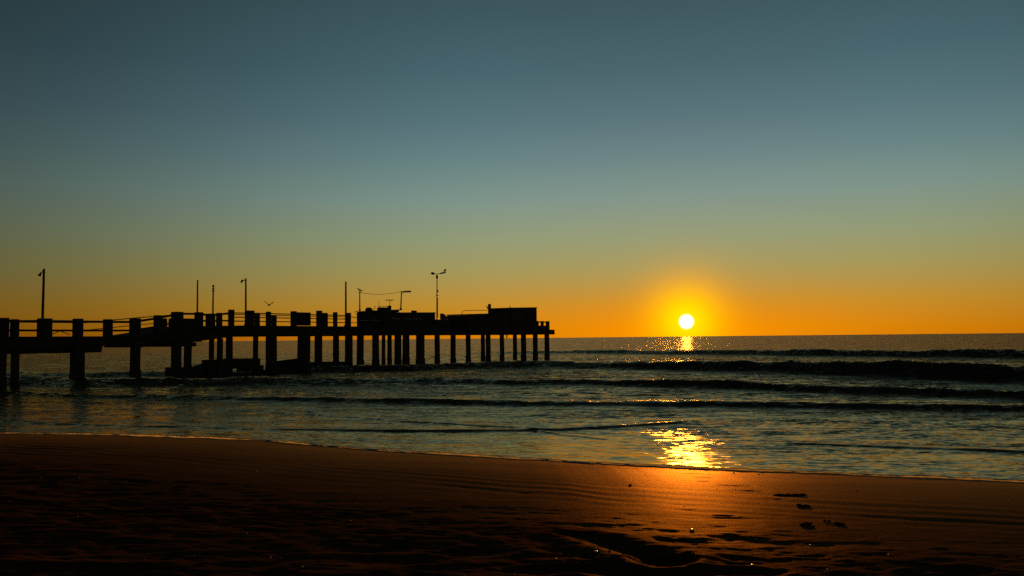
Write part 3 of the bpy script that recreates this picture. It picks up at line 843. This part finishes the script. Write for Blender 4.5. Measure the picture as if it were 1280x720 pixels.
zroof = zt0
rt, gb, gt = pole("gull_post", "short post with a flat cap on the low building's roof, a gull on it", 449.7, 449.7, 365.5, 2.4, .05, None, base_z=zt0 + .02)
rt["category"] = "post"
bm = bmesh.new(); tube(bm, [gt, gt + Vector((0, 0, .06))], .13, 10); obj("cap", bm, M_METAL, rt)
g_perch1 = gt + Vector((0, 0, .06))
rt, b0, lt = pole("roof_lamp", "lamp with a long flat head at the end of the low building's raised roof", 501, 501.9, 364, .6, .055, None, base_z=zt1 + .002)
bm = bmesh.new(); sH = s_of(502, 364, .6); zH = lt.z - .03
hexa(bm, [lt + Vector((.10, -.12, -.12)), lt + Vector((.90, -.12, -.10)), lt + Vector((.90, .12, -.10)), lt + Vector((.10, .12, -.12)),
          lt + Vector((.14, -.08, .01)), lt + Vector((.80, -.08, .05)), lt + Vector((.80, .08, .05)), lt + Vector((.14, .08, .01))]); bevel(bm, .02)
obj("lamp_head", bm, M_LAMP, rt)
bm = bmesh.new(); tube(bm, [lt - Vector((0, 0, .03)), lt + Vector((.2, 0, -.04))], .03, 6); tube(bm, [lt - Vector((0, 0, .22)), lt + Vector((.12, 0, -.17)), lt + Vector((.2, 0, -.10))], .02, 6); obj("bracket", bm, M_METAL, rt)
bm = bmesh.new(); n_ = 14; pts = []
for k in range(n_ + 1):
    p = (gt + Vector((0, 0, .0))).lerp(lt, k / n_); p.z -= .22 * (1 - (2 * k / n_ - 1) ** 2); pts.append(p)
tube(bm, pts, .018, 5)
tag(obj("cable", bm, M_METAL, None, pts[0]), "thin sagging cable strung from the gull post to the flat-headed lamp", "cable")

rt, b0, mt_ = pole("twin_lamp_mast", "tallest mast on the pier head with two angled lamp arms and a gull", 546, 546.3, 342.5, .45, .05, None, base_z=3.403)
bm = bmesh.new(); tube(bm, [mt_ - Vector((0, 0, .02)), at_y(542, 342.2, mt_.y)], .03, 6); tube(bm, [mt_ - Vector((0, 0, .02)), at_y(551, 341.8, mt_.y), at_y(557, 340.6, mt_.y)], .03, 6); obj("lamp_arm", bm, M_METAL, rt)
hA = at_y(541, 341.9, mt_.y); hB = at_y(539, 341.2, mt_.y); hM = hA.lerp(hB, .5)
bm = bmesh.new(); tube(bm, [at_y(543.5, 342.6, mt_.y), at_y(541.5, 342.0, mt_.y), at_y(539, 341.0, mt_.y)], [.05, .13, .10], 8); obj("lamp_head", bm, M_LAMP, rt)
bm = bmesh.new(); tube(bm, [at_y(549.5, 342, mt_.y), at_y(552.5, 341.4, mt_.y), at_y(557.5, 340.4, mt_.y)], [.04, .08, .05], 8); obj("lamp_head", bm, M_LAMP, rt)
perch2 = at_y(556.3, 340.1, mt_.y)


def box_at(bm, c, hx, hy, hz_):
    hexa(bm, [c + Vector(p) for p in ((-hx, -hy, -hz_), (hx, -hy, -hz_), (hx, hy, -hz_), (-hx, hy, -hz_), (-hx, -hy, hz_), (hx, -hy, hz_), (hx, hy, hz_), (-hx, hy, hz_))])


bm = bmesh.new(); box_at(bm, at_y(546.3, 346.3, mt_.y - .05), .1, .1, .14); bevel(bm, .02); obj("control_box", bm, M_METAL, rt)
bm = bmesh.new(); box_at(bm, at_y(547.2, 363.8, mt_.y - .05), .07, .08, .09); bevel(bm, .02); obj("junction_box", bm, M_METAL, rt)
bm = bmesh.new(); tube(bm, [at_y(544.8, 369, mt_.y - .06), at_y(548.6, 369.3, mt_.y - .06)], .035, 6); obj("step_bar", bm, M_METAL, rt)
bm = bmesh.new(); tube(bm, [at_y(547.1, 372, mt_.y - .05), at_y(547.2, 397, mt_.y - .05)], .028, 6); obj("conduit", bm, M_METAL, rt)


# ------------------------------------------------------------------ gulls
def gull_body(bm, o, f, up):
    """one continuous body from beak to tail; f = forward, up = up"""
    side = f.cross(up).normalized()
    prof = [(-.24, .012, .03, .0), (-.17, .03, .035, .0), (-.08, .06, .055, -.005), (.02, .075, .07, -.01), (.10, .06, .062, .015), (.15, .040, .045, .045),
            (.19, .038, .042, .065), (.225, .030, .034, .07), (.25, .012, .013, .062)]
    rings = []
    for (x, ry, rz, dz) in prof:
        c_ = o + f * x + up * dz
        rings.append([bm.verts.new(c_ + side * ry * math.cos(a) + up * rz * math.sin(a)) for a in [k * math.pi / 5 for k in range(10)]])
    for r1, r2 in zip(rings, rings[1:]):
        for k in range(10):
            bm.faces.new((r1[k], r1[(k + 1) % 10], r2[(k + 1) % 10], r2[k]))
    bm.faces.new(rings[0][::-1]); bm.faces.new(rings[-1])


def perched(label, p, f):
    f = Vector(f).normalized(); up = Vector((-f.x * .25, -f.y * .25, 1)).normalized(); f = (f + Vector((0, 0, .35))).normalized(); up = (up - f * up.dot(f)).normalized()
    root = thing("gull", label, "bird", p, "gulls about the pier")
    o = p + Vector((0, 0, .15))
    bm = bmesh.new(); gull_body(bm, o, f, up); obj("body", bm, M_GULLW, root, smooth=True)
    side = f.cross(up).normalized()
    for sg in (1, -1):
        bm = bmesh.new()
        pts = [o + side * sg * .066 + f * .09 + up * .02, o + side * sg * .078 - f * .05 + up * .015, o + side * sg * .04 - f * .30 + up * .0]
        tube(bm, pts, [.03, .045, .008], 8); obj("wing", bm, M_GULLG, root, smooth=True)
        bm = bmesh.new(); a_ = p + side * sg * .03
        tube(bm, [a_ + Vector((0, 0, .12)), a_ + Vector((0, 0, .0))], .010, 5); tube(bm, [a_ + Vector((0, 0, .008)), a_ + Vector((f.x * .05, f.y * .05, .006))], .009, 5)
        obj("leg", bm, M_BEAK, root)
    bm = bmesh.new(); tube(bm, [o + f * .245 + up * .063, o + f * .30 + up * .05], [.012, .004], 6); obj("beak", bm, M_BEAK, root)


perched("gull perched on the flat cap of the post at the sagging cable's end", g_perch1, (-1, -.15, 0))
perched("gull perched on the right arm tip of the tall twin lamp mast", perch2, (.4, -1, 0))
# flying gull
gp = at_y(336.3, 381.3, 66.0)
root = thing("gull", "gull in flight with raised wings above the pier rail", "bird", gp, "gulls about the pier")
f = Vector((.55, -.8, -.1)).normalized(); up = Vector((0, 0, 1)); up = (up - f * up.dot(f)).normalized(); side = f.cross(up).normalized()
bm = bmesh.new(); gull_body(bm, gp, f, up); obj("body", bm, M_GULLW, root, smooth=True)
bm = bmesh.new(); tube(bm, [gp + f * .245 + up * .063, gp + f * .30 + up * .05], [.012, .004], 6); obj("beak", bm, M_BEAK, root)
ims = Vector((1, 0, 0))
for sg in (1, -1):
    bm = bmesh.new()
    tip = at_y(330.2, 376.2, 66.3) if sg < 0 else at_y(342.4, 377.4, 65.7)
    sh = gp + ims * sg * .05 + Vector((0, 0, .05))
    elb = sh.lerp(tip, .45) + Vector((0, 0, -.02 if sg < 0 else -.03))
    sec = [(sh, .12), (elb, .11), (sh.lerp(tip, .75) + Vector((0, 0, .0)), .08), (tip, .02)]
    rg = []
    for (c_, ch) in sec:
        rg.append([bm.verts.new(c_ + f * ch), bm.verts.new(c_ + up * .03), bm.verts.new(c_ - f * ch), bm.verts.new(c_ - up * .025)])
    for r1, r2 in zip(rg, rg[1:]):
        for k in range(4):
            bm.faces.new((r1[k], r1[(k + 1) % 4], r2[(k + 1) % 4], r2[k]))
    bm.faces.new(rg[0][::-1]); bm.faces.new(rg[-1])
    obj("wing", bm, M_GULLG, root, smooth=True)


# ------------------------------------------------------------------ small things left on the sand
def on_sand(u, v):
    p = ground(u, v); p.z = float(sand_height(np.array([[p.x]]), np.array([[p.y]]))[0, 0]); return p


def weed(label, u, v, wx, n, seed):
    p = on_sand(u, v); rr = random.Random(seed); bm = bmesh.new()
    for k in range(n):
        a = rr.uniform(0, 6.28); q0 = p + Vector((rr.uniform(-wx, wx) * .6, rr.uniform(-.03, .03), .004)); l = rr.uniform(.3, .8) * wx
        pts = [q0]
        for j in range(4):
            a += rr.uniform(-.7, .7); pts.append(pts[-1] + Vector((math.cos(a) * l / 3, math.sin(a) * l / 8, 0)))
        for j, x_ in enumerate(pts):
            x_.z = p.z + .004 + .008 * math.sin(j / 4 * math.pi) * rr.uniform(.3, 1)
        tube(bm, pts, [.007, .011, .010, .008, .003], 5)
    tag(obj("seaweed", bm, M_WEED, None, p, True), label, "seaweed", "seaweed scraps on the sand")


weed("largest dark seaweed scrap, right of the sun's glow near the waterline", 990, 619.5, .17, 26, 1)
weed("slanting pair of seaweed strands just below the largest scrap", 1001, 633, .10, 6, 2)
weed("seaweed scrap lying on the ridged sand, leftmost of the two level ones", 1004, 656, .09, 6, 3)
weed("seaweed scrap lying on the ridged sand, rightmost of the two level ones", 1052, 656, .10, 6, 4)
weed("loose few seaweed strands on the pale ridge above the bright shell's level", 1030, 652, .07, 4, 5)


def stone(name, label, u, v, r, mat, seed, cat, group):
    p = on_sand(u, v); rr = random.Random(seed); bm = bmesh.new()
    bmesh.ops.create_icosphere(bm, subdivisions=2, radius=1)
    o1 = rr.uniform(0, 90)
    for q_ in bm.verts:
        k = 1 + .25 * float(vnoise(q_.co.x * 1.5 + o1, q_.co.y * 1.5 + q_.co.z))
        q_.co = Vector((q_.co.x * r * 1.3 * k, q_.co.y * r * k, q_.co.z * r * .6 * k))
    bmesh.ops.translate(bm, verts=bm.verts, vec=p + Vector((0, 0, r * .35)))
    tag(obj(name, bm, mat, None, p, True), label, cat, group)


SG = "shells on the sand"; PG = "pebbles on the sand"
stone("shell", "larger bright shell below the ridged sand under the sun", 865, 662, .016, M_SHELL, 1, "shell", SG)
stone("shell", "small bright shell on dark sand to the right of the larger one", 1013, 679, .010, M_SHELL, 2, "shell", SG)
stone("pebble", "single dark pebble on smooth wet sand left of the sun's glow", 788, 606.5, 0.017, M_STONE, 3, "pebble", PG)
stone("pebble", "dark pebble nearest the waterline beside the sun's glow", 917, 591.5, 0.016, M_STONE, 4, "pebble", PG)
stone("pebble", "dark pebble at the waterline farthest to the right", 948, 593, 0.014, M_STONE, 5, "pebble", PG)
stone("pebble", "dark pebble near the bottom right corner of the hollow sand", 941, 706.5, 0.014, M_STONE, 6, "pebble", PG)
stone("pebble", "dark pebble alone on the wet sand beyond the seaweed scraps", 1071, 614, 0.012, M_STONE, 7, "pebble", PG)
stone("shell", "tiny pale shell at the lip of the churned sand near the bottom", 745, 694, .012, M_SHELL, 8, "shell", SG)

# uncountable shell grit scattered over the beach
bm = bmesh.new(); rr = random.Random(11)
for k in range(420):
    y = rr.uniform(5.2, 15.5); x = rr.uniform(-.62, .62) * y + .8
    if y > float(shore_y(x)) - .15:
        continue
    z = float(sand_height(np.array([[x]]), np.array([[y]]))[0, 0]); r = rr.choice((.003, .003, .004, .004, .006, .008))
    mt4 = Matrix.Translation((x, y, z + r * .2)) @ Matrix.Rotation(rr.uniform(0, 3), 4, "Z") @ Matrix.Rotation(rr.uniform(-.5, .5), 4, "X") @ Matrix.Diagonal((1.5, 1, .6, 1))
    bmesh.ops.create_icosphere(bm, subdivisions=1, radius=r, matrix=mt4)
M_GRIT = material("shell_grit", (.22, .18, .13), .55, .7, 9, 0, 1, .4)
gr = obj("shell_grit", bm, M_GRIT); gr["kind"] = "stuff"; gr["label"] = "tiny shell and stone grit strewn over the beach sand"; gr["category"] = "grit"
